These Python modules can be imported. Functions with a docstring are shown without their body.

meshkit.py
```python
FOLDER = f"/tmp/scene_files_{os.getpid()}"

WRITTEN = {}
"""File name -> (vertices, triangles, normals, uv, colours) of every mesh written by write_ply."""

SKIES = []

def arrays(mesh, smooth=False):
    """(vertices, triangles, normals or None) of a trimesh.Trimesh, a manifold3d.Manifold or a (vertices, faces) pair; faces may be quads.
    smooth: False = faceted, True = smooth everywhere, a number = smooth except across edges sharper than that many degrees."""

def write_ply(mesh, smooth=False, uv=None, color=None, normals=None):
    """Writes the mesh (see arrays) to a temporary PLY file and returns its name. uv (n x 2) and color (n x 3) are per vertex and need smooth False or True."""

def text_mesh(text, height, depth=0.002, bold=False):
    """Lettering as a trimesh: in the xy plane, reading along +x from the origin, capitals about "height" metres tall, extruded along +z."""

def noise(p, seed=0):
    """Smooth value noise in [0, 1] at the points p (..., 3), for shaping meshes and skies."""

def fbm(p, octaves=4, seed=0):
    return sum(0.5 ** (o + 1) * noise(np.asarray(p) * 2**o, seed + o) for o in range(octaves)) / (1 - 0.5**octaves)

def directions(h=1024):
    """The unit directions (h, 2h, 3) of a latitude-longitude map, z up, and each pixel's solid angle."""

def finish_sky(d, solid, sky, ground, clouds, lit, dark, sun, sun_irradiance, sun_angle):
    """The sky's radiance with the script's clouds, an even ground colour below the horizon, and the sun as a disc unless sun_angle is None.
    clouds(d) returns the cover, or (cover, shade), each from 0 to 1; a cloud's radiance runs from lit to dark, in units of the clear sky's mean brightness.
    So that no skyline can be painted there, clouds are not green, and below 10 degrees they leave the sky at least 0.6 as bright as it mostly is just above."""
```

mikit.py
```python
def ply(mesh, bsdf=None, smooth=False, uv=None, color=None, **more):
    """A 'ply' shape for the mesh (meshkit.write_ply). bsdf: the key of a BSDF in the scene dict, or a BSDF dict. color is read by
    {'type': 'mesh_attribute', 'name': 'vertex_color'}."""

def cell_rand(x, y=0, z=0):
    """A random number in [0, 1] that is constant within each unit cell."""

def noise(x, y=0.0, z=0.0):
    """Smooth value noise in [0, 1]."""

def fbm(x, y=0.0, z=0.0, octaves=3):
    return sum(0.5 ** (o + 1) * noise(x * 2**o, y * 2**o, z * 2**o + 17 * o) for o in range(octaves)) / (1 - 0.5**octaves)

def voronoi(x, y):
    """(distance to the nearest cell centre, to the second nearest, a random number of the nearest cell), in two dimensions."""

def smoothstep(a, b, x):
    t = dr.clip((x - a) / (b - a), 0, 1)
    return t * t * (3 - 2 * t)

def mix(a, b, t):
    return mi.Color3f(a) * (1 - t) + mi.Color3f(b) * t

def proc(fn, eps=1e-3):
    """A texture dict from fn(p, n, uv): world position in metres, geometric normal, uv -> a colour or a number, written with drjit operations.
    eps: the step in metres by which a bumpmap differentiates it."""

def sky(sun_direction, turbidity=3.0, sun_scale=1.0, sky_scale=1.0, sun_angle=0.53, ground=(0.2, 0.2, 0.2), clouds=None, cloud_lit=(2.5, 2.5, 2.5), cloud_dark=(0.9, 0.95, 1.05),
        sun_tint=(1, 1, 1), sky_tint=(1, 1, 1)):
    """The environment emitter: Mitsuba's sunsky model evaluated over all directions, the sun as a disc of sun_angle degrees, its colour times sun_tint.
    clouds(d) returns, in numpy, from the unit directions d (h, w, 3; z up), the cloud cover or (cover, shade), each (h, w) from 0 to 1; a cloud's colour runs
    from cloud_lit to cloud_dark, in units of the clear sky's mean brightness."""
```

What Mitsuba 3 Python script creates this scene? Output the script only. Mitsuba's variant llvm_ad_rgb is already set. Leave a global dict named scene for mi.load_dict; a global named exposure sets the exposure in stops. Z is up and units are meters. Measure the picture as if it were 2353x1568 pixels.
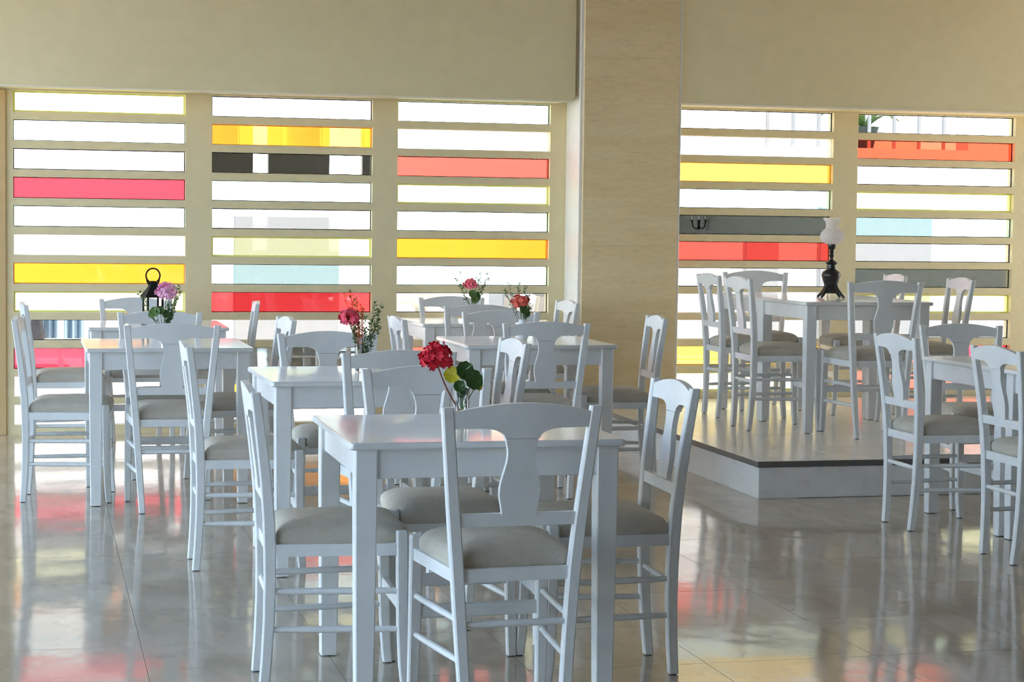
import math, sys
sys.path.insert(0, '/opt/lang')
import numpy as np, trimesh, drjit as dr, mitsuba as mi
import shapely.geometry as sg
import mikit, meshkit
from mikit import proc, fbm, noise, mix, smoothstep, cell_rand
T = mi.ScalarTransform4f
scene, labels = {'type': 'scene'}, {}

# ---------------------------------------------------------------- camera, light, exposure
EYE = np.array([0.0, 0.0, 1.3675])
FWD = np.array([0.239130, 0.969146, -0.059775])
UPV = np.array([0.002406, 0.060969, 0.998137])
scene['camera'] = {'type': 'perspective', 'fov': 2 * math.degrees(math.atan(1176.5 / 4438.0)), 'fov_axis': 'x',
                   'near_clip': 0.1, 'far_clip': 500.0,
                   'to_world': T().look_at(origin=EYE.tolist(), target=(EYE + FWD).tolist(), up=UPV.tolist())}
exposure = 0.03
scene['sky'] = mikit.sky((0.60, -0.20, 0.80), turbidity=3.0, sun_scale=8.5, sky_scale=22.0, ground=(0.45, 0.45, 0.45),
                         sky_tint=(1.09, 0.955, 0.80), sun_tint=(1.0, 0.97, 0.92))

# ---------------------------------------------------------------- helpers
def numbered(key):
    if key not in scene and key not in labels and not any(k.startswith(key + '__') for k in scene):
        return key
    i = 1
    while True:
        k = '%s_%03d' % (key, i)
        if k not in scene and k not in labels:
            return k
        i += 1
_count = {}
def part_key(base):
    n = _count.get(base, 0); _count[base] = n + 1
    return base if n == 0 else '%s_%03d' % (base, n)
def thing(name, label, cat, group=None, kind=None):
    key = part_key(name)
    labels[key] = {'label': label}
    if cat: labels[key]['category'] = cat
    if group: labels[key]['group'] = group
    if kind: labels[key]['kind'] = kind
    return key
def put(parent, name, shape, M=None, label=None, kind=None):
    key = part_key(parent + '__' + name)
    scene[key] = dict(shape) if M is None else {**shape, 'to_world': M}
    if label or kind:
        labels[key] = {k: v for k, v in (('label', label), ('kind', kind)) if v}
    return key
def single(key, shape, label, cat=None, kind=None, group=None, M=None):
    scene[key] = dict(shape) if M is None else {**shape, 'to_world': M}
    labels[key] = {k: v for k, v in (('label', label), ('category', cat), ('kind', kind), ('group', group)) if v}
    return key
def structure(name, label=None):
    labels[name] = {'kind': 'structure', **({'label': label} if label else {})}
    return name
cat = trimesh.util.concatenate
def mesh(v, f): return trimesh.Trimesh(np.asarray(v, float), np.asarray(f, int), process=False)
def box(x0, x1, y0, y1, z0, z1):
    m = trimesh.creation.box((x1 - x0, y1 - y0, z1 - z0)); m.apply_translation(((x0 + x1) / 2, (y0 + y1) / 2, (z0 + z1) / 2)); return m
def cbox(x0, x1, y0, y1, z0, z1, c=0.003):
    p = []
    for x in (x0, x1):
        for y in (y0, y1):
            for z in (z0, z1):
                sx, sy, sz = (1 if x == x0 else -1), (1 if y == y0 else -1), (1 if z == z0 else -1)
                p += [(x + sx * c, y + sy * c, z), (x + sx * c, y, z + sz * c), (x, y + sy * c, z + sz * c)]
    return trimesh.convex.convex_hull(np.array(p))
def loft(rings, caps=True):
    n = len(rings[0]); v = np.vstack(rings); f = []
    for k in range(len(rings) - 1):
        for i in range(n):
            a, b = k * n + i, k * n + (i + 1) % n
            f += [(a, b, b + n), (a, b + n, a + n)]
    if caps:
        v = np.vstack([v, np.mean(rings[0], 0), np.mean(rings[-1], 0)]); c0, c1 = len(v) - 2, len(v) - 1; o = (len(rings) - 1) * n
        for i in range(n):
            f += [(c0, (i + 1) % n, i), (c1, o + i, o + (i + 1) % n)]
    m = mesh(v, f)
    if m.volume < 0: m.invert()
    return m
def oct_ring(x, y, z, w, t, c=0.003):
    a, b = w / 2, t / 2
    return np.array([(x - a + c, y - b, z), (x + a - c, y - b, z), (x + a, y - b + c, z), (x + a, y + b - c, z),
                     (x + a - c, y + b, z), (x - a + c, y + b, z), (x - a, y + b - c, z), (x - a, y - b + c, z)])
def lathe(prof, n=40, wob=None):
    t = np.arange(n) * 2 * np.pi / n; rings = []
    for r, z in prof:
        rr = r if wob is None else r + wob(r, z, t)
        rings.append(np.stack([rr * np.cos(t), rr * np.sin(t), np.full(n, z) if np.ndim(z) == 0 else z], -1))
    return loft(rings, caps=True)
def shell(prof, n=40, wob=None):
    t = np.arange(n) * 2 * np.pi / n
    rings = [np.stack([(r + (wob(r, z, t) if wob else 0)) * np.cos(t), (r + (wob(r, z, t) if wob else 0)) * np.sin(t), np.full(n, z)], -1) for r, z in prof]
    return loft(rings + [rings[0]], caps=False)
def tube(pts, r, n=7):
    p = np.asarray(pts, float); t = np.gradient(p, axis=0); t /= np.linalg.norm(t, axis=1, keepdims=True) + 1e-12
    r = np.broadcast_to(r, len(p)); a = np.array([1.0, 0.01, 0.02]) if abs(t[0][0]) < 0.9 else np.array([0.01, 1.0, 0.02]); rings = []
    for q, d, rr in zip(p, t, r):
        u = np.cross(d, a); u /= np.linalg.norm(u); w = np.cross(d, u); a = np.cross(u, d) * -1 if False else a
        ang = np.arange(n) * 2 * np.pi / n
        rings.append(q + rr * (np.outer(np.cos(ang), u) + np.outer(np.sin(ang), w)))
    return loft(rings)
def prism(poly, y0, y1):
    """polygon in the xz plane, extruded from y0 to y1"""
    m = trimesh.creation.extrude_polygon(poly, y1 - y0, engine='earcut')
    v = np.array(m.vertices); m.vertices = np.stack([v[:, 0], y1 - v[:, 2], v[:, 1]], -1)
    if m.volume < 0: m.invert()
    return m
def rrect0(hw, hd, z, n=20):
    t = np.arange(n) * 2 * np.pi / n; return np.stack([hw * np.sign(np.cos(t)) * np.abs(np.cos(t)) ** .6, hd * np.sign(np.sin(t)) * np.abs(np.sin(t)) ** .6, np.full(n, z)], -1)
def at(x, y, z=0.0, deg=0.0): return T().translate([x, y, z]).rotate([0, 0, 1], deg)

# ---------------------------------------------------------------- materials
def rgb(*c): return {'type': 'rgb', 'value': list(c)}
def mat(key, color, rough=0.5, **kw):
    d = {'type': 'principled', 'base_color': rgb(*color) if isinstance(color, tuple) else color, 'roughness': rough, **kw}
    scene[key] = {'type': 'twosided', 'b': d}
    return key
def matbump(key, color, rough, bump, scale, **kw):
    d = {'type': 'principled', 'base_color': rgb(*color) if isinstance(color, tuple) else color, 'roughness': rough, **kw}
    scene[key] = {'type': 'twosided', 'b': {'type': 'bumpmap', 'arbitrary': proc(bump), 'scale': scale, 'bsdf': d}}
    return key
def wall_col(p, n, uv):
    a = fbm(p.x * 1.3, p.y * 1.3, p.z * 1.3); b = fbm(p.x * 14, p.y * 14, p.z * 14, octaves=2)
    return mix((0.755, 0.65, 0.385), (0.80, 0.705, 0.45), a) * (0.97 + 0.06 * b)
def floor_col(p, n, uv):
    i, j = dr.floor((p.x - 0.325) / 0.5725), dr.floor((p.y - 9.115) / 0.5725)
    v = fbm(p.x * 2.2 + 3 * cell_rand(i, j, 1), p.y * 2.2, octaves=4)
    g = smoothstep(0.45, 0.62, fbm(p.x * 9 + 7, p.y * 3.5, octaves=4))
    s = smoothstep(0.76, 0.80, fbm(p.x * 16, p.y * 11 + 31, octaves=2)) * 0.10
    return mix((0.40, 0.335, 0.25), (0.50, 0.43, 0.335), v) * (0.92 + 0.12 * g) * (0.96 + 0.08 * cell_rand(i, j, 5)) * (1 - s)
def plat_col(p, n, uv):
    return mix((0.62, 0.575, 0.49), (0.72, 0.68, 0.60), fbm(p.x * 2.2, p.y * 2.2, octaves=4)) * (0.97 + 0.06 * fbm(p.x * 14, p.y * 5, octaves=2))
def floor_bump(p, n, uv):
    return 0.7 * fbm(p.x * 2.5, p.y * 2.5, octaves=2) + 0.16 * fbm(p.x * 11, p.y * 11 + 5, octaves=2)
def marble_col(p, n, uv):
    s = fbm(p.x * 2.0, p.y * 2, p.z * 13, octaves=4); t = fbm(p.x * 22 + 5, p.y * 9, p.z * 60, octaves=2); b = fbm(p.x * 2.5 + 9, p.y, p.z * 2.2)
    c = mix((0.78, 0.585, 0.30), (0.88, 0.72, 0.44), s)
    pit = smoothstep(0.66, 0.74, fbm(p.x * 14, p.y * 3, p.z * 34 + 9, octaves=3)) * 0.07
    return c * (0.86 + 0.14 * t + 0.12 * b) * (1 - pit)
def cloth_col(p, n, uv):
    w = noise(p.x * 420, p.y * 420, p.z * 420); m = fbm(p.x * 25, p.y * 25, p.z * 25, octaves=2)
    return mix((0.39, 0.35, 0.285), (0.55, 0.505, 0.425), 0.55 * w + 0.45 * m)
def paint_col(p, n, uv):
    a = fbm(p.x * 9, p.y * 9, p.z * 3, octaves=3)
    return mix((0.70, 0.70, 0.69), (0.80, 0.80, 0.785), a)
def riser_col(p, n, uv):
    a = fbm(p.x * 5, p.y * 5, p.z * 7, octaves=4); b = smoothstep(0.62, 0.72, fbm(p.x * 16 + 3, p.y * 16, p.z * 13, octaves=3))
    return mix((0.62, 0.61, 0.58), (0.76, 0.75, 0.72), a) * (1 - 0.06 * b)
def far_wall(p, n, uv):
    a = fbm(p.x * 1.5, p.y * 1.5, p.z * 1.5)
    return mix((0.80, 0.79, 0.77), (0.86, 0.85, 0.83), a)

mat('wall_paint', proc(wall_col), 0.75)
matbump('floor_stone', proc(floor_col), 0.095, floor_bump, 0.0026, specular=0.42)
mat('platform_stone', proc(plat_col), 0.20, specular=0.6)
mat('ochre_tone', (0.60, 0.42, 0.20), 0.6)
mat('wall_stone', (0.50, 0.49, 0.43), 0.8)
mat('joint_grout', (0.20, 0.18, 0.15), 0.8)
mat('marble', proc(marble_col), 0.45)
mat('cushion_cloth', proc(cloth_col), 0.9, sheen=0.4)
mat('white_paint', proc(paint_col), 0.34, specular=0.5)
mat('table_paint', proc(paint_col), 0.11, specular=0.55)
mat('foot_rubber', (0.03, 0.03, 0.03), 0.7)
mat('riser_paint', proc(riser_col), 0.6)
mat('edge_stone', (0.10, 0.095, 0.085), 0.4)
mat('trim_white', (0.82, 0.79, 0.74), 0.5)
mat('trim_lit', (0.90, 0.82, 0.64), 0.5)  # lighter than the wall: paints window light caught under the bulkhead
mat('gasket_black', (0.012, 0.012, 0.014), 0.6)
mat('rim_glow_lemon', (0.82, 0.84, 0.30), 0.5)  # yellow rim paints the light glowing in the pane edge
mat('rim_glow_amber', (0.62, 0.24, 0.02), 0.5)
mat('bead_red', (0.10, 0.008, 0.008), 0.5)
mat('far_plaster', proc(far_wall), 0.8)
mat('far_grey', (0.26, 0.275, 0.28), 0.7)  # grey of rails and planter; on the courtyard boards it paints facade shade
mat('far_dark', (0.05, 0.06, 0.05), 0.8)
mat('far_blue', (0.16, 0.27, 0.36), 0.8)
mat('far_black', (0.02, 0.02, 0.025), 0.6)
mat('far_stripe', proc(lambda p, n, uv: mix((0.05, 0.10, 0.15), (0.18, 0.26, 0.32), smoothstep(0.35, 0.65, 0.5 + 0.5 * dr.sin(p.x * 75)))), 0.8)
mat('far_paving', (0.62, 0.60, 0.57), 0.8)
mat('ceiling_white', (0.42, 0.41, 0.38), 0.8)
mat('black_iron', (0.010, 0.009, 0.010), 0.6, specular=0.25)
mat('lamp_black', (0.015, 0.012, 0.013), 0.25, specular=0.6)
mat('ceramic_white', (0.84, 0.84, 0.83), 0.2)
mat('leaf_dark', (0.03, 0.085, 0.012), 0.5)
mat('leaf_mid', (0.09, 0.17, 0.035), 0.55)
mat('leaf_yellow', (0.55, 0.48, 0.02), 0.5)
mat('stem_green', (0.12, 0.17, 0.05), 0.6)
mat('stem_red', (0.22, 0.06, 0.03), 0.6)
mat('petal_red', (0.62, 0.008, 0.03), 0.55)
mat('petal_rose', (0.86, 0.10, 0.17), 0.55)
mat('petal_coral', (0.82, 0.15, 0.11), 0.55)
mat('petal_pink', (0.88, 0.17, 0.24), 0.55)
mat('petal_lilac', (0.88, 0.46, 0.66), 0.55)
mat('petal_orange', (0.75, 0.20, 0.05), 0.55)
scene['frosted'] = {'type': 'principledthin', 'base_color': rgb(0.93, 0.90, 0.87), 'roughness': 0.4, 'diff_trans': 1.1}
scene['clear_glass'] = {'type': 'dielectric', 'int_ior': 1.5, 'ext_ior': 1.0}
scene['vase_water'] = {'type': 'dielectric', 'int_ior': 1.33, 'ext_ior': 1.0}
GLASS = {'clear': (0.90, 0.895, 0.90), 'lilac': (0.70, 0.69, 0.80), 'white': (1.0, 0.985, 0.985), 'aqua': (0.72, 0.97, 0.98), 'lemon': (1.0, 1.0, 0.62),
         'amber': (1.0, 0.36, 0.03), 'gold': (1.0, 0.66, 0.11), 'red': (0.95, 0.052, 0.06), 'crimson': (1.0, 0.065, 0.10), 'salmon': (1.0, 0.13, 0.10),
         'vermilion': (1.0, 0.105, 0.05), 'coral': (1.0, 0.085, 0.065), 'hotpink': (1.0, 0.065, 0.115)}
for k, c in GLASS.items():
    scene['glass_' + k] = {'type': 'thindielectric', 'int_ior': 1.5, 'specular_transmittance': rgb(*c)}
scene['glass_mirror'] = {'type': 'twosided', 'b': {'type': 'conductor', 'material': 'none', 'specular_reflectance': rgb(0.88, 0.89, 0.84)}}

# ---------------------------------------------------------------- the setting
YW, YF = 12.61, 12.29            # window wall face, bulkhead face
X0, X1, YB, ZC = -2.1, 9.6, -7.0, 3.35
PX, PY, PZ = 3.534, 9.115, 0.1916  # platform corner
COLS = [(-0.139, 0.934), (1.103, 2.151), (2.320, 3.361), (4.190, 5.406), (5.590, 6.800)]
ROW0, PITCH, PH = 2.1787, 0.18080, 0.1325
def rows_of(c): return 12 if c < 3 else 11
holes = []
for c, (a, b) in enumerate(COLS):
    for r in range(rows_of(c)):
        z = ROW0 - r * PITCH; holes.append([(a, z - PH), (b, z - PH), (b, z), (a, z)])
structure('wall_back', 'cream wall pierced by rows of long narrow coloured glass panes')
put('wall_back', 'lattice', mikit.ply(prism(sg.Polygon([(X0, 0), (X1, 0), (X1, 2.30), (X0, 2.30)], holes), YW, YW + 0.10), 'wall_paint'))
# bulkheads above the panes
def bulkhead(x0, x1, round_right):
    pts = [(x0, 2.19), (x1, 2.19), (x1, ZC), (x0, ZC)]
    if round_right:
        r = 0.035; pts = [(x0, 2.19)] + [(x1 - r + r * math.sin(t), 2.19 + r - r * math.cos(t)) for t in np.linspace(0, math.pi / 2, 7)] + [(x1, ZC), (x0, ZC)]
    return prism(sg.Polygon(pts), YF, YW + 0.1)
put('wall_back', 'bulkhead', mikit.ply(bulkhead(X0, 3.440, True), 'wall_paint', smooth=30))
put('wall_back', 'bulkhead', mikit.ply(bulkhead(4.172, X1, False), 'wall_paint'))
structure('trim_1', 'thin cream edge strip under the upper wall, lightened to paint caught window light')
scene['trim_1'] = mikit.ply(box(X0, 3.405, YF - 0.006, YF + 0.02, 2.180, 2.190), 'trim_lit')
structure('trim_2', 'thin cream edge strip under the upper wall beyond the column, lightened to paint caught window light')
scene['trim_2'] = mikit.ply(box(4.172, X1, YF - 0.006, YF + 0.02, 2.185, 2.197), 'trim_lit')
structure('trim_3', 'darker ochre strip beside the first column of panes')
scene['trim_3'] = mikit.ply(cbox(-1.10, -0.185, YW - 0.02, YW + 0.01, 0, 2.18, 0.003), 'ochre_tone')  # darker ochre strip over the left end of the window wall
# marble clad column
structure('column', 'square column faced with ochre marble')
put('column', 'core', mikit.ply(cbox(3.470, 4.172, YF - 0.01, YW, 0, ZC, 0.004), 'trim_white'), label='white painted side')
for k, (za, zb) in enumerate([(0, 0.62), (0.62, 1.24), (1.24, 1.86), (1.86, 2.48), (2.48, ZC)]):
    put('column', 'slab', mikit.ply(cbox(3.494, 4.148, YF - 0.030, YF - 0.009, za + 0.0002, zb - 0.0002, 0.0003), 'marble'))
# floor: slab and stone tiles
structure('floor', 'polished beige stone tile floor')
TS = 0.5725
tx0, ty0, nx, ny = 0.325 - 3 * TS, PY - 10 * TS, 16, 17
txe, tye = tx0 + nx * TS, ty0 + ny * TS
put('floor', 'slab', mikit.ply(cat([box(X0, X1, YB, ty0, -0.1, 0), box(X0, tx0, ty0, YW + .1, -0.1, 0), box(txe, X1, ty0, YW + .1, -0.1, 0),
                                    box(tx0, txe, tye, YW + .1, -0.1, 0)]), 'floor_stone'))
put('floor', 'bedding', mikit.ply(box(tx0, txe, ty0, tye, -0.1, -0.004), 'joint_grout'))
rng = np.random.default_rng(5)
g = 0.0007
tile = mikit.ply(cbox(g, TS - g, g, TS - g, -0.018, 0.0, 0.0003), 'floor_stone')
for j in range(ny):
    for i in range(nx):
        x, y = tx0 + i * TS, ty0 + j * TS
        if x + TS / 2 > PX + 0.25 and y + TS / 2 > PY: continue
        put('floor', 'tile', tile, at(x, y, float(rng.normal(0, 0.00015))))
# platform
structure('floor_platform', 'low raised platform with tiled top and dark stone edge')
put('floor_platform', 'riser', mikit.ply(cbox(PX + 0.010, X1, PY + 0.010, YW, 0, PZ - 0.031, 0.002), 'riser_paint'), label='white plastered riser')
put('floor_platform', 'edging', mikit.ply(cat([cbox(PX, X1, PY, PY + 0.05, PZ - 0.031, PZ - 0.001, 0.003), cbox(PX, PX + 0.05, PY + 0.05, YW, PZ - 0.031, PZ - 0.001, 0.003)]), 'edge_stone'), label='dark stone edge strip')
put('floor_platform', 'core', mikit.ply(box(PX + 0.05, X1, PY + 0.05, YW, PZ - 0.031, PZ - 0.004), 'joint_grout'))
ptile = mikit.ply(cbox(g, TS - g, g, TS - g, -0.018, 0.0, 0.0008), 'platform_stone')
for j in range(6):
    for i in range(10):
        put('floor_platform', 'tile', ptile, at(PX + 0.004 + i * TS, PY + 0.004 + j * TS, PZ + float(rng.normal(0, 0.0002))))
put('floor_platform', 'slab', mikit.ply(box(PX + 0.004 + 10 * TS, X1, PY + .004, YW, PZ - 0.018, PZ), 'platform_stone'))
# shell behind and beside the camera: wide glazed openings on one side and behind
def pierced(x0, x1, z0, z1, ops, sill, head): return sg.Polygon([(x0, z0), (x1, z0), (x1, z1), (x0, z1)], [[(a, sill), (b, sill), (b, head), (a, head)] for a, b in ops])
structure('ceiling', 'flat painted ceiling')
scene['ceiling'] = mikit.ply(box(X0 - .2, X1 + .2, YB - .2, YW + .1, ZC, ZC + 0.2), 'ceiling_white')
structure('wall_left', 'side wall with wide openings to the open air')
m = prism(pierced(YB, YW, 0, ZC, [(1.2, 4.70), (4.82, 8.42), (8.54, 12.35)], 0.05, 3.30), 0, 0.2)
v = np.array(m.vertices); m.vertices = np.stack([X0 - v[:, 1], v[:, 0], v[:, 2]], -1); m.fix_normals()
scene['wall_left'] = mikit.ply(m, 'wall_paint')
structure('wall_behind', 'grey stone wall behind with two narrow windows')
scene['wall_behind'] = mikit.ply(prism(pierced(X0 - .2, X1, 0, ZC, [(3.50, 3.76), (4.78, 5.34)], 0.9, 3.0), YB - 0.2, YB), 'wall_stone')
structure('wall_right', 'grey side wall with one tall unseen opening added to brighten the upper wall')
m = prism(pierced(YB, YW, 0, ZC, [(10.0, 12.1)], 0.3, 3.2), 0, 0.2)  # opening added out of view to brighten the right upper wall
v = np.array(m.vertices); m.vertices = np.stack([X1 + v[:, 1], v[:, 0], v[:, 2]], -1); m.fix_normals()
scene['wall_right'] = mikit.ply(m, 'wall_stone')

# coloured panes
PANES = [
 ['lemon', 'aqua', 'lilac', 'crimson', 'aqua', 'white', 'amber', 'lemon', 'clear', 'hotpink', 'white', 'white'],
 ['lilac', 'amber', 'mirror', 'aqua', 'clear', 'lemon', 'aqua', 'red', 'white', 'mirror', 'amber', 'white'],
 ['aqua', 'white', 'salmon', 'lemon', 'aqua', 'amber', 'aqua', 'clear', 'white', 'salmon', 'aqua', 'white'],
 ['clear', 'white', 'gold', 'aqua', 'mirror', 'coral', 'clear', 'white', 'white', 'gold', 'lemon'],
 ['clear', 'vermilion', 'clear', 'lemon', 'aqua', 'clear', 'mirror', 'lemon', 'clear', 'hotpink', 'salmon']]
LOOK = {'lemon': 'pale lemon glass', 'aqua': 'pale aqua glass', 'lilac': 'clear lilac tinged glass', 'crimson': 'crimson glass', 'white': 'white clear glass', 'amber': 'amber glass',
        'clear': 'clear glass', 'hotpink': 'hot pink glass', 'red': 'red glass', 'mirror': 'grey mirrored glass', 'salmon': 'salmon glass', 'gold': 'golden yellow glass', 'vermilion': 'orange red glass', 'coral': 'coral red glass'}
YG = YW + 0.045
EDGE = {'lemon': 'rim_glow_lemon', 'white': 'trim_white', 'amber': 'rim_glow_amber', 'gold': 'rim_glow_amber', 'red': 'bead_red', 'crimson': 'bead_red', 'hotpink': 'bead_red', 'salmon': 'bead_red', 'vermilion': 'bead_red', 'coral': 'bead_red'}  # lemon and amber rims carry the edge glow in their colour
for c, (a, b) in enumerate(COLS):
    w = 'window_%d' % (c + 1)
    structure(w, ['column of twelve coloured panes beginning with pale lemon', 'column of twelve coloured panes with grey mirror third from the top',
                  'column of twelve coloured panes beside the marble column', 'column of coloured panes above the platform behind the oil lamp',
                  'column of coloured panes above the platform with orange red second from the top'][c])
    for r in range(rows_of(c)):
        z = ROW0 - r * PITCH
        k = put(w, 'pane', mikit.ply(mesh([(a, YG, z - PH), (b, YG, z - PH), (b, YG, z), (a, YG, z)], [(0, 1, 2), (0, 2, 3)]), 'glass_' + PANES[c][r]), label=LOOK[PANES[c][r]])
        s = {'lemon': 0.0105, 'white': 0.003, 'aqua': 0.004}.get(PANES[c][r], 0.005)
        put(k, 'gasket' if EDGE.get(PANES[c][r]) is None else 'edge_rim', mikit.ply(prism(sg.Polygon([(a, z - PH), (b, z - PH), (b, z), (a, z)], [[(a + s, z - PH + s), (b - s, z - PH + s), (b - s, z - s), (a + s, z - s)]]), YG - 0.005, YG + 0.006), EDGE.get(PANES[c][r]) or 'gasket_black'))

# ---------------------------------------------------------------- outside: courtyard seen through the panes
structure('ground_outside', 'pale paved courtyard floor beyond the panes')
scene['ground_outside'] = mikit.ply(cat([box(-60, 60, YW + 0.1, 60, -0.3, -0.02), box(-60, X0 - .2, -60, YW + .1, -0.3, -0.02), box(X0 - .2, 60, -60, YB - .2, -0.3, -0.02), box(X1 + .2, 60, YB - .2, YW + .1, -0.3, -0.02)]), 'far_paving')
YX = 19.9
b = thing('courtyard_building', 'white plastered building across the courtyard with a shaded balcony', 'building')
wall = sg.Polygon([(-14, -0.02), (30, -0.02), (30, 5.4), (-14, 5.4)], [[(7.72, 2.27), (10.15, 2.27), (10.15, 3.5), (7.72, 3.5)]])
put(b, 'facade', mikit.ply(prism(wall, YX, YX + 0.3), 'far_plaster'))
put(b, 'balcony_back', mikit.ply(cat([box(7.6, 10.3, YX + 1.6, YX + 1.7, 2.2, 3.7), box(7.6, 10.3, YX + .3, YX + 1.7, 3.5, 3.6), box(7.6, 10.3, YX + .3, YX + 1.7, 2.2, 2.27)]), 'far_plaster'), label='shaded balcony recess')
put(b, 'pier', mikit.ply(cbox(2.00, 2.46, YX - 0.12, YX, 1.95, 5.2, 0.01), 'far_plaster'))
put(b, 'pier', mikit.ply(cbox(2.84, 3.30, YX - 0.12, YX, 1.95, 5.2, 0.01), 'far_plaster'))
for k in range(9):
    put(b, 'rail', mikit.ply(box(7.75 + 0.3 * k, 7.78 + 0.3 * k, YX + 0.02, YX + 0.05, 2.27, 2.75), 'far_grey'))
put(b, 'handrail', mikit.ply(box(7.72, 10.15, YX + 0.01, YX + 0.06, 2.75, 2.80), 'far_grey'))
for (x0, x1, z1, col) in [(1.88, 2.92, 1.43, 'far_grey'), (5.05, 6.1, 1.50, 'far_grey'), (7.19, 7.56, 1.57, 'far_grey'), (8.02, 9.30, 1.60, 'far_grey')]:  # grey boards stand in for shaded parts of the white facade
    d = thing('shade_stand_in', {1.88: 'grey panel standing in for facade shade behind the lower panes of the second window column', 5.05: 'grey panel standing in for facade shade beside the marble column edge',
                               7.19: 'narrow grey panel standing in for facade shade seen through the orange red pane', 8.02: 'wide grey panel standing in for facade shade behind the lamp'}[x0], 'screen', 'shade stand-in panels in the courtyard')
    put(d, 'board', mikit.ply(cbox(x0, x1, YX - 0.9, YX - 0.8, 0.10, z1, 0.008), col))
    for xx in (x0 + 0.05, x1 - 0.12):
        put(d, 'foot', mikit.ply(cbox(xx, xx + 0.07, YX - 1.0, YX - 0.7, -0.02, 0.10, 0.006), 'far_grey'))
d = thing('garden_bench', 'low garden bench with blue striped back cushion, seen through the lowest clear pane', 'bench')
xs = np.linspace(-0.05, 0.44, 61)
y_ = 18.9 + 0.012 * np.sin(xs * 90)
put(d, 'cushion', mikit.ply(loft([np.vstack([np.stack([xs, y_, np.full(61, z)], -1), np.stack([xs, y_ + .06, np.full(61, z)], -1)[::-1]]) for z in (.24, .36, .48)]), 'far_stripe'))
put(d, 'seat', mikit.ply(cbox(-.08, .47, 18.55, 18.97, .19, .235, .005), 'far_plaster'))
for xx in (-.07, .20, .42): put(d, 'leg', mikit.ply(cbox(xx, xx + .05, 18.56, 18.61, -.02, .19 if xx != .20 else .48, .004), 'far_plaster'))
d = thing('black_bag', 'black bag on the blue striped bench outside', 'bag')
put(d, 'body', mikit.ply(loft([rrect0(a, .06, z) for a, z in ((.075, 0), (.085, .03), (.06, .15), (.035, .24))]), 'far_black', smooth=40), at(-.0, 18.78, .235))
rng = np.random.default_rng(11)
d = thing('balcony_palm', 'potted palm on the shaded balcony', 'potted palm')
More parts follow.
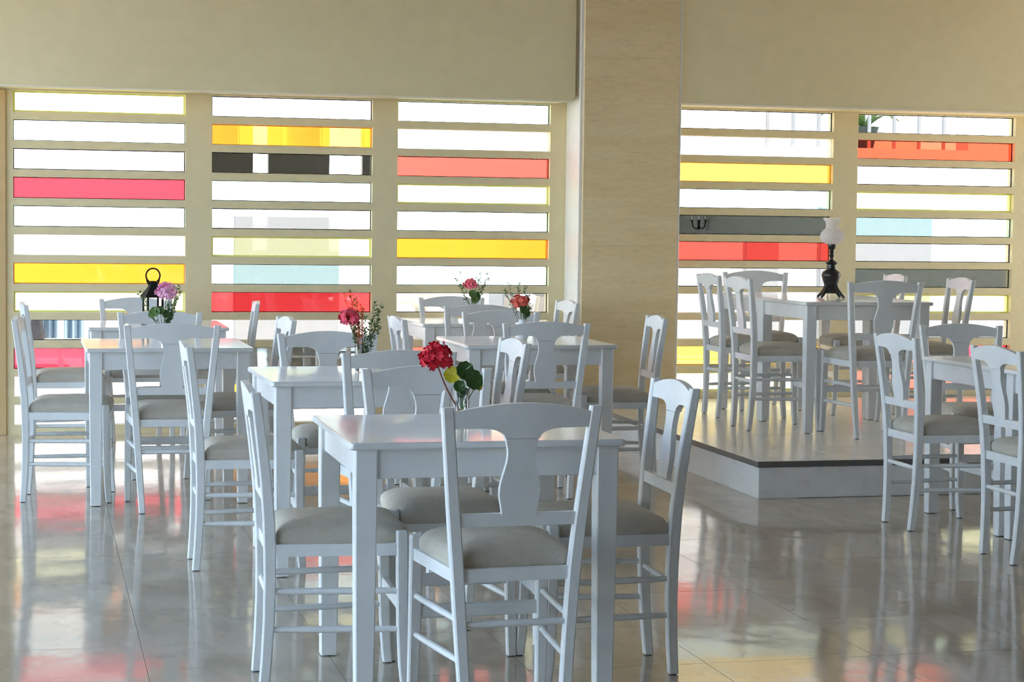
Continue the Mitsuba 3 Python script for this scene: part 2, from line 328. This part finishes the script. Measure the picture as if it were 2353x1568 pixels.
put(d, 'pot', mikit.ply(lathe([(0.10, 0), (0.16, 0.25), (0.17, 0.27), (0.15, 0.27)], 20), 'far_dark', smooth=40), at(9.2, YX + 0.7, 2.27))
for k in range(14):
    a = rng.uniform(0, 2 * np.pi); L = rng.uniform(0.5, 0.9); t = np.linspace(0, 1, 9)
    r = L * t; z = 2.5 + L * (1.1 * t - 0.9 * t ** 2)
    p = np.stack([9.2 + r * np.cos(a), YX + 0.7 + 0.5 * r * np.sin(a), z], -1); sx = np.array([-np.sin(a), np.cos(a), 0]) * 0.045
    wd = np.sin(np.pi * (0.1 + 0.88 * t))[:, None]
    put(d, 'leaf', mikit.ply(mesh(np.vstack([p - sx * wd, p + sx * wd]), [q for i in range(8) for q in ((i, i + 1, 10 + i), (i, 10 + i, 9 + i))]), 'leaf_mid'))

d = thing('planter', 'plain grey planter box outside beside the column', 'planter')
put(d, 'box', mikit.ply(cbox(3.62, 4.40, 15.0, 15.5, -.02, .86, .01), 'far_grey'))
put(d, 'rim', mikit.ply(cbox(3.60, 4.42, 14.98, 15.52, .86, .92, .01), 'far_plaster'))
# ---------------------------------------------------------------- tables
TOP, LEGT = 0.76, 0.062
def rrect(hw, hd, r, z, n=4):
    pts = []
    for cx, cy, a0 in ((hw - r, hd - r, 0), (-hw + r, hd - r, 90), (-hw + r, -hd + r, 180), (hw - r, -hd + r, 270)):
        for t in np.linspace(0, 90, n + 1): pts.append((cx + r * math.cos(math.radians(a0 + t)), cy + r * math.sin(math.radians(a0 + t)), z))
    return np.array(pts)
S = 0.399
table_parts = [('tabletop', mikit.ply(loft([rrect(S - .004, S - .004, .012, TOP - .021), rrect(S, S, .014, TOP - .017), rrect(S, S, .014, TOP - .005), rrect(S - .0015, S - .0015, .013, TOP - .0015), rrect(S - .005, S - .005, .011, TOP)]), 'table_paint', smooth=30))]
lo = S - 0.018 - LEGT / 2
for sx, sy in ((-1, -1), (1, -1), (-1, 1), (1, 1)):
    table_parts.append(('leg', mikit.ply(loft([oct_ring(sx * lo, sy * lo, z, w, w) for z, w in ((0.004, .050), (0.25, .056), (0.60, .062), (TOP - .021, .062))]), 'white_paint')))
    table_parts.append(('foot_pad', mikit.ply(trimesh.creation.cylinder(0.018, segment=[(sx * lo, sy * lo, 0), (sx * lo, sy * lo, 0.004)], sections=12), 'foot_rubber')))
ai, a0_ = lo - LEGT / 2 + 0.002, S - 0.030
za, zb = 0.655, TOP - 0.021
for (x0, x1, y0, y1) in ((-ai, ai, -a0_, -a0_ + .02), (-ai, ai, a0_ - .02, a0_), (-a0_, -a0_ + .02, -ai, ai), (a0_ - .02, a0_, -ai, ai)):
    table_parts.append(('apron', mikit.ply(cbox(x0, x1, y0, y1, za, zb, .002), 'white_paint')))
def make_table(x, y, deg, label, z=0.0, group=None):
    t = thing('dining_table', label, 'table', group)
    for n, s in table_parts: put(t, n, s, at(x, y, z, deg))
    return t
make_table(1.244, 5.665, -0.3, 'white square table with red geranium in a water glass, nearest the viewer')
make_table(1.266, 7.750, 0.6, 'white square table with a jar of rose flowers and orange sprigs')
make_table(0.623, 9.748, 0.3, 'white square table with the lilac flower vase')
make_table(0.683, 11.585, -0.2, 'white square table with black lantern in front of the coloured panes')
make_table(2.509, 9.894, -0.5, 'white square table with coral flower beside the marble column')
make_table(2.691, 11.967, 0.0, 'white square table with small pink flower close to the panes')
make_table(4.663, 10.690, -0.4, 'white square table with the oil lamp on the raised platform', PZ)
make_table(4.690, 11.493, 0.0, 'white square table behind the oil lamp table on the platform', PZ)
make_table(4.558, 8.190, 0.0, 'white square table in front of the platform, farther of two joined')
make_table(4.558, 7.388, 0.0, 'white square table at the picture edge, nearer of two joined by the platform')

# ---------------------------------------------------------------- chairs
def post_y(z): return float(np.interp(z, [0, .1, .22, .36, .48, .60, .75, .884], [-.212, -.204, -.198, -.196, -.199, -.208, -.226, -.244]))
def post_x(z): return float(np.interp(z, [0, .45, .884], [.1365, .166, .2075]))
H = 0.884
chair_parts = []
def cp(name, m, b='white_paint', smooth=False): chair_parts.append((name, mikit.ply(m, b, smooth=smooth)))
zs = np.array([0.004, .1, .22, .34, .43, .52, .62, .72, .80, .87, H])
for s in (-1, 1):
    cp('post', loft([oct_ring(s * post_x(z), post_y(z), z, w, t, .004) for z, w, t in zip(zs, np.interp(zs, [0, .45, H], [.030, .035, .032]), np.interp(zs, [0, .45, H], [.030, .036, .028]))]), smooth=35)
for s in (-1, 1):
    fz = np.array([0.004, .08, .2, .35, .470, .476])
    cp('leg', loft([oct_ring(s * x, y, z, w, w, .004) for z, x, y, w in zip(fz, (.193, .1925, .191, .190, .189, .189), (.199, .192, .187, .185, .184, .184), (.029, .031, .033, .034, .034, .028))]), smooth=35)
for s in (-1, 1):
    cp('foot_pad', cat([trimesh.creation.cylinder(0.011, segment=[(s * x, y, 0), (s * x, y, 0.004)], sections=10) for x, y in ((.1365, -.212), (.193, .199))]), 'foot_rubber')
def board(poly, t, bow=0.0):
    m = prism(poly, -t / 2, t / 2)
    m = m.subdivide_to_size(0.05) if bow else m
    v = np.array(m.vertices); v[:, 1] += np.array([post_y(z) for z in v[:, 2]]) - bow * (1 - (v[:, 0] / .2) ** 2); m.vertices = v; return m
# crest rail running down into the head of the splat
arch = [(x, .868 + .0265 * (1 - (x / .197) ** 2)) for x in np.linspace(.197, -.197, 25)]
low = [(-.197, .826), (-.110, .826)] + [(-.110 + .062 * math.sin(t), .826 - .028 * (1 - math.cos(t))) for t in np.linspace(0.15, math.pi / 2, 9)]
crest = sg.Polygon(arch + low + [(-x, z) for x, z in reversed(low)])
cp('crest_rail', board(crest, .021, .010), smooth=35)
hw = [(.797, .0475), (.785, .042), (.765, .037), (.745, .037), (.72, .0425), (.69, .0515), (.665, .057), (.645, .058), (.62, .053), (.60, .048), (.588, .0465)]
sz = np.linspace(.797, .588, 24); wv = np.interp(-sz, [-a for a, _ in hw], [w for _, w in hw]); wv = np.convolve(np.pad(wv, 2, 'edge'), np.ones(5) / 5, 'valid')
cp('splat', board(sg.Polygon([(w, z) for w, z in zip(wv, sz)] + [(-w, z) for w, z in zip(wv[::-1], sz[::-1])]), .017, .008), smooth=35)
xl = post_x(.575) - .012
cp('lower_rail', board(sg.Polygon([(-xl, .557), (xl, .557), (xl + .002, .592), (-xl - .002, .592)]), .021), smooth=35)
# seat frame: four rails under the cushion
def rail(p, q, z0, z1, t):
    p, q = np.array(p), np.array(q); d = (q - p) / np.linalg.norm(q - p); n = np.array([-d[1], d[0]]) * t / 2
    return trimesh.convex.convex_hull(np.array([(*(a + s * n), z) for a in (p, q) for s in (-1, 1) for z in (z0, z1)]))
cp('seat_rail', rail((-.178, .187), (.178, .187), .405, .440, .022))
cp('seat_rail', rail((-.160, -.193), (.160, -.193), .405, .440, .022))
for s in (-1, 1): cp('seat_rail', rail((s * .167, -.19), (s * .190, .18), .405, .440, .022))
# cushion with notched front corners
out = sg.Polygon([(-.166, -.178), (.166, -.178), (.187, .163), (.169, .166), (.169, .204), (-.169, .204), (-.169, .166), (-.187, .163)]).buffer(-.012).buffer(.012, 6)
ang = np.linspace(0, 2 * np.pi, 72, endpoint=False); c0 = np.array([0, .015]); rad = []
for a in ang:
    L = sg.LineString([c0, c0 + .5 * np.array([math.cos(a), math.sin(a)])]).intersection(out.exterior)
    rad.append(max(np.hypot(*(np.array(q.coords[0]) - c0)) for q in getattr(L, 'geoms', [L])))
rad = np.array(rad); rings = []
for s, z in ((.95, .428), (.99, .434), (1.015, .448), (1.02, .462), (1.0, .475), (.955, .485), (.88, .4935), (.76, .501), (.58, .506), (.36, .509), (.12, .510)):
    rr = rad * s if s > .5 else (rad * .5 + rad.mean() * .5) * s
    rings.append(np.stack([c0[0] + rr * np.cos(ang), c0[1] + rr * np.sin(ang), np.full(72, z)], -1))
cp('cushion', loft(rings), 'cushion_cloth', smooth=60)
def rung(p, q, r):
    p, q = np.array(p, float), np.array(q, float); t = np.linspace(0, 1, 7)
    return tube(p + np.outer(t, q - p), r * (0.82 + 0.18 * np.sin(np.pi * t)), 10)
for s in (-1, 1):
    for z in (.300, .187): cp('rung', rung((s * post_x(z), post_y(z), z), (s * .191, .187, z), .0105), smooth=50)
cp('rung', rung((-post_x(.29), post_y(.29), .288), (post_x(.29), post_y(.29), .288), .0105), smooth=50)
cp('stretcher', cbox(-.19, .19, .178, .197, .232, .272, .003))
CH = {1:(1.255,5.239,2.1),4:(1.684,5.700,88.2),6:(0.818,7.713,-90.5),9:(0.158,9.702,-94.6),10:(0.619,9.327,-1.1),20:(4.076,8.173,-90.2),2:(0.856,5.691,-92.0),3:(1.271,6.093,180.0),
      5:(1.313,7.397,3.8),7:(1.250,8.163,182.1),8:(1.706,7.850,90.5),11:(0.983,9.720,92.8),12:(0.640,10.115,180.9),13:(0.171,11.486,-86.4),14:(0.598,11.890,180.4),15:(1.043,11.672,86.0),
      17:(2.050,9.800,-90.6),18:(2.462,9.488,-1.1),19:(2.521,10.239,180.1),21:(3.003,9.927,84.2),22:(2.576,11.475,-0.1),23:(2.671,12.265,180.3),24:(3.052,11.878,91.8),31:(4.318,11.405,-92.0),
      32:(4.233,10.651,-91.2),33:(4.630,11.875,174.2),34:(4.619,10.220,-2.7),35:(5.191,10.728,82.5),36:(5.124,11.507,81.6),41:(4.108,7.270,-90.9),42:(4.574,8.795,174.8)}
CL = {1: 'white wooden chair with its back to the viewer at the red geranium table', 2: 'white wooden chair seen from the side, facing right, at the red geranium table',
      3: 'white wooden chair facing the viewer behind the red geranium table', 4: 'white wooden chair facing left at the red geranium table, nearest the platform',
      5: 'white wooden chair with its back to the viewer at the rose flower jar table', 6: 'white wooden chair facing right at the rose flower jar table',
      7: 'white wooden chair facing the viewer behind the rose flower jar table', 8: 'white wooden chair facing left at the rose flower jar table',
      9: 'white wooden chair facing right at the lilac flower table', 10: 'white wooden chair with its back to the viewer at the lilac flower table',
      11: 'white wooden chair facing left at the lilac flower table', 12: 'white wooden chair facing the viewer behind the lilac flower vase',
      13: 'white wooden chair facing right at the lantern table', 14: 'white wooden chair facing the viewer behind the black lantern', 15: 'white wooden chair facing left at the lantern table',
      17: 'white wooden chair facing right at the coral flower table', 18: 'white wooden chair with its back to the viewer at the coral flower table',
      19: 'white wooden chair facing the viewer behind the coral flower table', 21: 'white wooden chair facing left in front of the ochre marble column',
      22: 'white wooden chair with its back to the viewer at the small pink flower table', 23: 'white wooden chair facing the viewer behind the small pink flower table',
      24: 'white wooden chair facing left between the small pink flower and the marble column', 31: 'white wooden platform chair facing right, farthest left behind the oil lamp table',
      32: 'white wooden platform chair facing right at the oil lamp table', 33: 'white wooden platform chair facing the viewer at the far end behind the lamp',
      34: 'white wooden platform chair with its back to the viewer beside the oil lamp', 35: 'white wooden platform chair facing left at the oil lamp table',
      36: 'white wooden platform chair facing left, mostly hidden behind the lamp table chairs', 20: 'white wooden chair facing right in front of the platform edge, backrest lit',
      41: 'white wooden chair facing right at the right picture edge, nearest the viewer there', 42: 'white wooden chair facing the viewer behind the joined tables by the platform'}
def make_chair(x, y, deg, label, group, z=0.0):
    t = thing('dining_chair', label, 'chair', group)
    for n, s in chair_parts: put(t, n, s, at(x, y, z, deg))
for k, (x, y, a) in CH.items():
    make_chair(x, y, a, CL[k], 'white dining chairs', PZ if 31 <= k <= 36 else 0.0)
make_chair(2.64, 13.17, 180, 'sunlit white chair outside behind the clear pane', 'chairs in the courtyard', -0.02)
make_chair(3.22, 13.55, 95, 'sunlit white chair outside seen between the pink and coral flowers', 'chairs in the courtyard', -0.02)

# ---------------------------------------------------------------- flowers, vases
def head_mesh(R, n, pr, seed, flat=0.8):
    r = np.random.default_rng(seed); V, F, o = [], [], 0
    for k in range(n):
        z = 1 - 1.75 * (k + .5) / n; ph = k * 2.39996; q = math.sqrt(max(0, 1 - z * z)); d = np.array([q * math.cos(ph), q * math.sin(ph), z])
        d = d + r.normal(0, .22, 3); d /= np.linalg.norm(d); c = d * R * r.uniform(.62, 1.12) * np.array([1, 1, flat])
        d = d + r.normal(0, .35, 3); d /= np.linalg.norm(d); u = np.cross(d, [.3, .2, .9]); u /= np.linalg.norm(u); w = np.cross(d, u); a0 = r.uniform(0, 6.28)
        for p in range(5):
            a = a0 + p * 2 * math.pi / 5; e = math.cos(a) * u + math.sin(a) * w; s = -math.sin(a) * u + math.cos(a) * w; L = pr * r.uniform(.85, 1.15); up = r.uniform(.05, .5)
            pts = [c, c + e * L * .55 + s * L * .42 + d * L * .12, c + e * L * 1.0 + s * L * .30 + d * L * up, c + e * L * 1.06 + d * L * up * .8, c + e * L * 1.0 - s * L * .30 + d * L * up, c + e * L * .55 - s * L * .42 + d * L * .12]
            V += pts; F += [(o, o + 1, o + 2), (o, o + 2, o + 3), (o, o + 3, o + 4), (o, o + 4, o + 5)]; o += 6
    return mesh(V, F)
def leaf_mesh(R, seed, cup=.25):
    r = np.random.default_rng(seed); n = 40; t = np.linspace(0.03, 2 * np.pi - .03, n); rad = R * (1 + .045 * np.cos(t * 9) + .02 * np.cos(t * 21))
    V = [(0, 0, 0)]
    for s in (.5, 1): V += [(s * q * math.cos(a), s * q * math.sin(a), cup * s * s * R * (1 + .15 * math.cos(7 * a))) for q, a in zip(rad, t)]
    F = [(0, 1 + i, 2 + i) for i in range(n - 1)] + [x for i in range(n - 1) for x in ((1 + i, 1 + n + i, 2 + n + i), (1 + i, 2 + n + i, 2 + i))]
    return mesh(V, F)
def place_leaf(m, pos, normal, spin):
    z = np.array(normal, float); z /= np.linalg.norm(z); x = np.cross([.1, 1, .2], z); x /= np.linalg.norm(x); y = np.cross(z, x)
    c, s = math.cos(spin), math.sin(spin); M = np.eye(4); M[:3, 0] = c * x + s * y; M[:3, 1] = -s * x + c * y; M[:3, 2] = z; M[:3, 3] = pos
    m = m.copy(); m.apply_transform(M); return m
def curve(p, q, sag=(0, 0, 0), n=9):
    t = np.linspace(0, 1, n)[:, None]; return np.array(p) * (1 - t) + np.array(q) * t + np.array(sag) * (4 * t * (1 - t))
def sprig_mesh(p, q, sag, n_leaf, L, seed, spread=.8, wid=.22, t0=.25):
    r = np.random.default_rng(seed); c = curve(p, q, sag, 14); st = tube(c, np.linspace(.0013, .0006, 14), 5); V, F, o = [], [], 0
    for k in range(n_leaf):
        t = t0 + (1 - t0) * (k + r.uniform(0, .6)) / n_leaf; i = min(12, int(t * 13)); b = c[i] + (c[i + 1] - c[i]) * (t * 13 - i)
        d = c[i + 1] - c[i]; d /= np.linalg.norm(d); e = r.normal(0, 1, 3); e -= d * (e @ d); e /= np.linalg.norm(e); ax = d * r.uniform(.3, .9) + e * spread; ax /= np.linalg.norm(ax)
        s = np.cross(ax, r.normal(0, 1, 3)); s /= np.linalg.norm(s); l = L * r.uniform(.6, 1.2)
        V += [b, b + ax * l * .45 + s * l * wid, b + ax * l, b + ax * l * .45 - s * l * wid]; F += [(o, o + 1, o + 2), (o, o + 2, o + 3)]; o += 4
    return st, mesh(V, F)
def geranium(name, label, group, base, top, R, n, pr, petal, stemmat, leaves, seed, sag=(0, 0, 0)):
    t = thing(name, label, 'flower', group)
    put(t, 'flower_head', mikit.ply(head_mesh(R, n, pr, seed), petal, smooth=False), at(*top))
    put(t, 'stem', mikit.ply(tube(curve(base, np.array(top) - [0, 0, R * .4], sag), np.linspace(.0028, .0022, 9), 7), stemmat, smooth=True))
    sd = np.random.default_rng(seed + 90)
    for k in range(9):   # pedicels
        d = sd.normal(0, 1, 3); d[2] = abs(d[2]) * .4; d /= np.linalg.norm(d)
        put(t, 'pedicel', mikit.ply(tube(curve(np.array(top) - [0, 0, R * .4], np.array(top) + d * R * .7 * np.array([1, 1, .8])), .0009, 4), stemmat))
    for k, (pos, nrm, r, m, spin) in enumerate(leaves):
        kk = put(t, 'leaf', mikit.ply(place_leaf(leaf_mesh(r, seed + k), pos, nrm, spin), m, smooth=True), label='yellowing leaf' if m == 'leaf_yellow' else None)
        put(t, 'petiole', mikit.ply(tube(curve(base, pos, (0, 0, .006)), .0015, 6), 'stem_green', smooth=True))
    return t
def sprigs(name, label, group, base, tips, n_leaf, L, matl, smat, seed, wid=.22, t0=.25):
    t = thing(name, label, 'sprig', group)
    for k, tip in enumerate(tips):
        st, lv = sprig_mesh(base, tip, ((tip[0] - base[0]) * .12, 0, .015), n_leaf, L, seed + k, wid=wid, t0=t0)
        b = put(t, 'twig', mikit.ply(st, smat)); put(b, 'leaves', mikit.ply(lv, matl), kind='stuff')
def glass(key, label, x, y, z, prof_o, prof_i, water):
    t = thing(key, label, 'glass vase')
    put(t, 'vessel', mikit.ply(shell(list(prof_o) + list(reversed(prof_i)), 48), 'clear_glass', smooth=40), at(x, y, z))
    if water: put(t, 'water', mikit.ply(lathe(water, 40), 'vase_water', smooth=40), at(x, y, z), label='water')
# front table: tumbler with red geranium
gx, gy = 1.296, 5.90
glass('water_glass', 'small clear tumbler holding the red geranium on the front table', gx, gy, TOP,
      [(.0005, 0), (.017, 0), (.0185, .003), (.020, .04), (.0225, .085), (.025, .100)], [(.0005, .010), (.0145, .010), (.0160, .04), (.0188, .085), (.0218, .100)],
      [(.0141, .0105), (.0156, .04), (.0166, .058)])
geranium('red_geranium', 'large red geranium head with dark round leaves in the tumbler', None, (gx, gy, TOP + .02), (1.214, 5.90, .957), .046, 85, .0135, 'petal_red', 'stem_red',
         [((1.297, 5.87, .912), (.15, -1, .25), .030, 'leaf_dark', 1.2), ((1.322, 5.865, .884), (.35, -1, .3), .033, 'leaf_dark', 2.4), ((1.280, 5.865, .864), (-.1, -1, .3), .019, 'leaf_dark', .3),
          ((1.262, 5.885, .898), (-.3, -1, .35), .027, 'leaf_yellow', 2.0), ((1.345, 5.89, .868), (.7, -.8, .1), .020, 'leaf_yellow', 1.0), ((1.300, 5.885, .848), (.1, -1, .1), .013, 'leaf_dark', 1.9), ((1.290, 5.89, .838), (.1, -1, .1), .012, 'leaf_dark', .9)], 21, sag=(-.004, 0, -.012))
# second table: jar
jx, jy = 1.297, 7.80
glass('flower_jar', 'clear glass jar full of green stems on the second table', jx, jy, TOP,
      [(.0005, 0), (.029, 0), (.031, .004), (.031, .12), (.028, .130), (.030, .145)], [(.0005, .006), (.0285, .006), (.0285, .12), (.026, .130), (.028, .145)], [(.028, .0065), (.028, .07)])
sprigs('green_sprig', 'thin dark green leafy sprigs rising from the glass jar', None, (jx, jy, TOP + .03),
       [(1.30 + a, 7.80 + b, .76 + c) for a, b, c in ((.05, .02, .29), (.075, .0, .285), (-.05, .02, .33), (-.035, 0, .31), (.06, -.02, .255), (.03, -.02, .22), (-.02, .02, .20), (.065, 0, .19), (.01, .03, .23), (-.045, -.01, .185), (.005, -.03, .17), (.03, .02, .16), (-.03, .03, .16))], 46, .019, 'leaf_dark', 'stem_green', 300, .17, .08)
geranium('rose_geranium', 'rose pink geranium leaning out of the glass jar', None, (jx, jy, TOP + .04), (1.236, 7.78, .985), .040, 55, .0135, 'petal_rose', 'stem_green', [], 33)
sprigs('orange_sprig', 'fine orange flowering sprig above the glass jar', None, (jx, jy, TOP + .04),
       [(1.27, 7.80, 1.06), (1.245, 7.82, 1.10), (1.285, 7.78, 1.045), (1.22, 7.80, 1.085), (1.26, 7.77, 1.03), (1.295, 7.8, 1.02), (1.24, 7.8, 1.03)], 60, .011, 'petal_orange', 'stem_red', 340, .28)
# lilac vase
lx, ly = 0.618, 9.80
glass('bud_vase', 'small clear bud vase holding the lilac geranium', lx, ly, TOP,
      [(.0005, 0), (.022, 0), (.024, .004), (.022, .06), (.014, .085), (.018, .105)], [(.0005, .006), (.020, .006), (.020, .06), (.0122, .085), (.0165, .105)], [(.0195, .0065), (.0195, .05)])
geranium('lilac_geranium', 'lilac pink geranium with green leaves beside the black lantern', None, (lx, ly, TOP + .03), (.632, 9.80, 1.015), .050, 80, .0135, 'petal_lilac', 'stem_green',
         [((.575, 9.77, .915), (-.3, -1, .3), .026, 'leaf_mid', 1.0), ((.600, 9.77, .922), (0, -1, .4), .022, 'leaf_dark', 2.2), ((.628, 9.78, .905), (.3, -1, .2), .022, 'leaf_dark', .4), ((.560, 9.79, .90), (-.6, -.9, .3), .018, 'leaf_mid', 1.6)], 44)
sprigs('slender_sprig', 'slender leafy sprigs around the lilac geranium', None, (lx, ly, TOP + .04), [(.69, 9.82, 1.03), (.68, 9.79, .985), (.665, 9.80, .955), (.655, 9.82, 1.0), (.50, 9.81, 1.01), (.52, 9.80, .99), (.70, 9.79, 1.04), (.645, 9.79, .96), (.66, 9.8, .90), (.675, 9.8, .93), (.70, 9.8, 1.01)], 32, .018, 'leaf_dark', 'stem_green', 360, .19)
# coral vase
vx, vy = 2.500, 9.90
t = thing('white_vase', 'round white ceramic vase holding the coral flower', 'vase')
put(t, 'vessel', mikit.ply(shell([(.0005, 0), (.022, 0), (.032, .02), (.034, .05), (.027, .085), (.021, .098), (.025, .112), (.022, .112), (.018, .098), (.024, .085), (.030, .05), (.028, .022), (.0005, .012)], 40), 'ceramic_white', smooth=50), at(vx, vy, TOP))
geranium('coral_geranium', 'coral red geranium head in the white vase', None, (vx, vy, TOP + .05), (2.478, 9.88, .968), .042, 62, .0135, 'petal_coral', 'stem_green', [((2.497, 9.87, .925), (.2, -1, .2), .026, 'leaf_dark', 1.0), ((2.512, 9.88, .905), (.4, -1, .1), .024, 'leaf_dark', 2.0)], 55)
sprigs('wispy_sprig', 'wispy dark sprigs around the coral geranium', None, (vx, vy, TOP + .06), [(2.42, 9.90, 1.065), (2.405, 9.92, 1.03), (2.475, 9.9, 1.06), (2.515, 9.9, 1.05), (2.525, 9.88, 1.0), (2.535, 9.9, .96), (2.53, 9.9, .93), (2.52, 9.89, .98)], 28, .020, 'leaf_dark', 'stem_green', 380, .17)
# small pink flower at the panes
px_, py_ = 2.690, 11.95
t = thing('white_pot', 'small white pot with the pink flower close to the panes', 'vase')
put(t, 'vessel', mikit.ply(shell([(.0005, 0), (.026, 0), (.034, .03), (.037, .075), (.039, .10), (.036, .10), (.034, .075), (.031, .032), (.0005, .012)], 40), 'ceramic_white', smooth=50), at(px_, py_, TOP))
geranium('pink_geranium', 'small pink geranium in the white pot by the panes', None, (px_, py_, TOP + .05), (2.668, 11.93, .990), .038, 50, .013, 'petal_pink', 'stem_green', [((2.68, 11.92, .93), (0, -1, .3), .026, 'leaf_mid', 1), ((2.705, 11.92, .915), (.3, -1, .3), .028, 'leaf_dark', 2.4), ((2.69, 11.91, .895), (.1, -1, .3), .024, 'leaf_mid', .4)], 66)
sprigs('airy_sprig', 'airy pale sprigs spreading above the small pink geranium', None, (px_, py_, TOP + .06), [(2.60, 11.95, 1.075), (2.585, 11.95, 1.03), (2.745, 11.95, 1.08), (2.79, 11.95, 1.06), (2.72, 11.96, 1.03), (2.77, 11.95, 1.0), (2.61, 11.95, .99), (2.74, 11.93, .97)], 26, .022, 'leaf_dark', 'stem_green', 400, .16)

# ---------------------------------------------------------------- lantern and oil lamp
t = thing('black_lantern', 'black metal lantern with ring handle on the table by the panes', 'lantern')
Lx, Ly = .665, 11.50
M = at(Lx, Ly, TOP, 14)
hw_ = .044
put(t, 'base', mikit.ply(cbox(-.055, .055, -.055, .055, 0, .014, .003), 'black_iron'), M)
for sx in (-1, 1):
    for sy in (-1, 1): put(t, 'post', mikit.ply(loft([oct_ring(sx * (hw_ + (.004 if z < .03 else 0)), sy * hw_, z, .011, .011, .002) for z in (.012, .03, .168)]), 'black_iron'), M)
roof = [rrect(a, a, .004, z, 2) for a, z in ((.058, .160), (.060, .166), (.058, .172), (.044, .192), (.030, .214), (.022, .232), (.022, .246), (.012, .256))]
put(t, 'roof', mikit.ply(loft(roof), 'black_iron', smooth=30), M)
th_ = np.linspace(0, 2 * np.pi, 41)
put(t, 'handle', mikit.ply(tube(np.stack([.042 * np.sin(th_), 0 * th_, .288 - .042 * np.cos(th_)], -1), .0046, 8), 'black_iron', smooth=True), M)
for sx in (-1, 1): put(t, 'handle_bracket', mikit.ply(tube(np.array([(sx * .024, 0, .236), (sx * .034, 0, .25), (sx * .040, 0, .278)]), .005, 8), 'black_iron', smooth=True), M)
for sx in (-1, 1): put(t, 'glass_panel', mikit.ply(mesh([(sx * hw_, -hw_, .014), (sx * hw_, hw_, .014), (sx * hw_, hw_, .165), (sx * hw_, -hw_, .165)], [(0, 1, 2), (0, 2, 3)]), 'glass_clear'), M, label='clear glass side')
put(t, 'candle', mikit.ply(lathe([(.020, .0), (.020, .05), (.017, .054)], 24), 'ceramic_white', smooth=40), at(Lx, Ly, TOP + .014, 0), label='white candle')

t = thing('oil_lamp', 'black oil lamp with ruffled frosted glass shade on the platform table', 'lamp')
M = at(4.697, 10.95, TOP + PZ)
put(t, 'font', mikit.ply(lathe([(.030, .070), (.043, .080), (.043, .086), (.050, .105), (.057, .130), (.058, .142), (.052, .158), (.038, .168), (.030, .174), (.027, .188), (.027, .202), (.034, .208), (.040, .212), (.034, .217), (.022, .224), (.012, .232)], 32), 'lamp_black', smooth=35), M, label='black urn body')
put(t, 'stem', mikit.ply(lathe([(.012, .230), (.010, .238), (.011, .246), (.0155, .255), (.0125, .264), (.010, .271), (.015, .277), (.0125, .283), (.012, .287)], 24), 'lamp_black', smooth=35), M)
put(t, 'burner', mikit.ply(lathe([(.011, .286), (.014, .292), (.022, .302), (.025, .312), (.026, .322), (.024, .326)], 24), 'lamp_black', smooth=35), M)
for k in range(4):
    a = math.radians(45 + 90 * k - 13)
    c_, s_ = math.cos(a), math.sin(a)
    prof = [(.034, .078), (.040, .062), (.052, .044), (.074, .022), (.092, .008), (.099, .002)]
    pts = np.array([(r * c_, r * s_, z) for r, z in prof])
    put(t, 'foot', mikit.ply(tube(pts, [.012, .0115, .0105, .009, .0075, .003], 9), 'lamp_black', smooth=40), M)
put(t, 'skirt', mikit.ply(shell([(.040, .078), (.048, .060), (.062, .036), (.064, .030), (.060, .028), (.046, .052), (.036, .074)], 32, wob=lambda r, z, th: .004 * np.cos(4 * th - .2) * (z < .06)), 'lamp_black', smooth=40), M, label='pierced black skirt')
ruf = lambda r, z, th: (.0045 * np.cos(9 * th)) * max(0, (z - .455) / .03)
so = [(.026, .325), (.040, .330), (.060, .342), (.071, .358), (.0735, .373), (.068, .393), (.054, .411), (.042, .420), (.038, .434), (.0375, .446), (.042, .462), (.051, .476), (.056, .485)]
put(t, 'shade', mikit.ply(loft([np.stack([(r + ruf(r, z, th_[:-1])) * np.cos(th_[:-1]), (r + ruf(r, z, th_[:-1])) * np.sin(th_[:-1]), z + .003 * np.cos(9 * th_[:-1]) * max(0, (z - .455) / .03)], -1) for r, z in so], caps=False), 'frosted', smooth=True), M, label='frosted white glass shade with ruffled rim')

# small candle chandelier on a long rod, met again in the mirrored pane
t = thing('chandelier', 'small black candle chandelier reflected in the grey mirrored pane', 'chandelier')
M = at(9.44, -1.6, 1.47)
put(t, 'rod', mikit.ply(trimesh.creation.cylinder(.007, segment=[(0, 0, -.10), (0, 0, ZC - 1.47)], sections=8), 'black_iron'), M)
put(t, 'hub', mikit.ply(lathe([(.006, -.13), (.022, -.12), (.026, -.10), (.014, -.07), (.018, -.03), (.008, .02)], 16), 'black_iron', smooth=40), M)
for k in range(4):
    c_, s_ = math.cos(k * math.pi / 2 + .3), math.sin(k * math.pi / 2 + .3)
    put(t, 'arm', mikit.ply(tube(np.array([(r * c_, r * s_, z) for r, z in ((.015, -.10), (.045, -.118), (.08, -.095), (.095, -.05), (.097, -.01))]), .009, 8), 'black_iron', smooth=True), M)
    put(t, 'cup', mikit.ply(lathe([(.008, -.01), (.020, .0), (.022, .012), (.016, .012)], 14), 'black_iron', smooth=40), at(9.44 + .097 * c_, -1.6 + .097 * s_, 1.47))
    put(t, 'candle', mikit.ply(trimesh.creation.cylinder(.011, segment=[(.097 * c_, .097 * s_, .01), (.097 * c_, .097 * s_, .10)], sections=12), 'ceramic_white'), M)
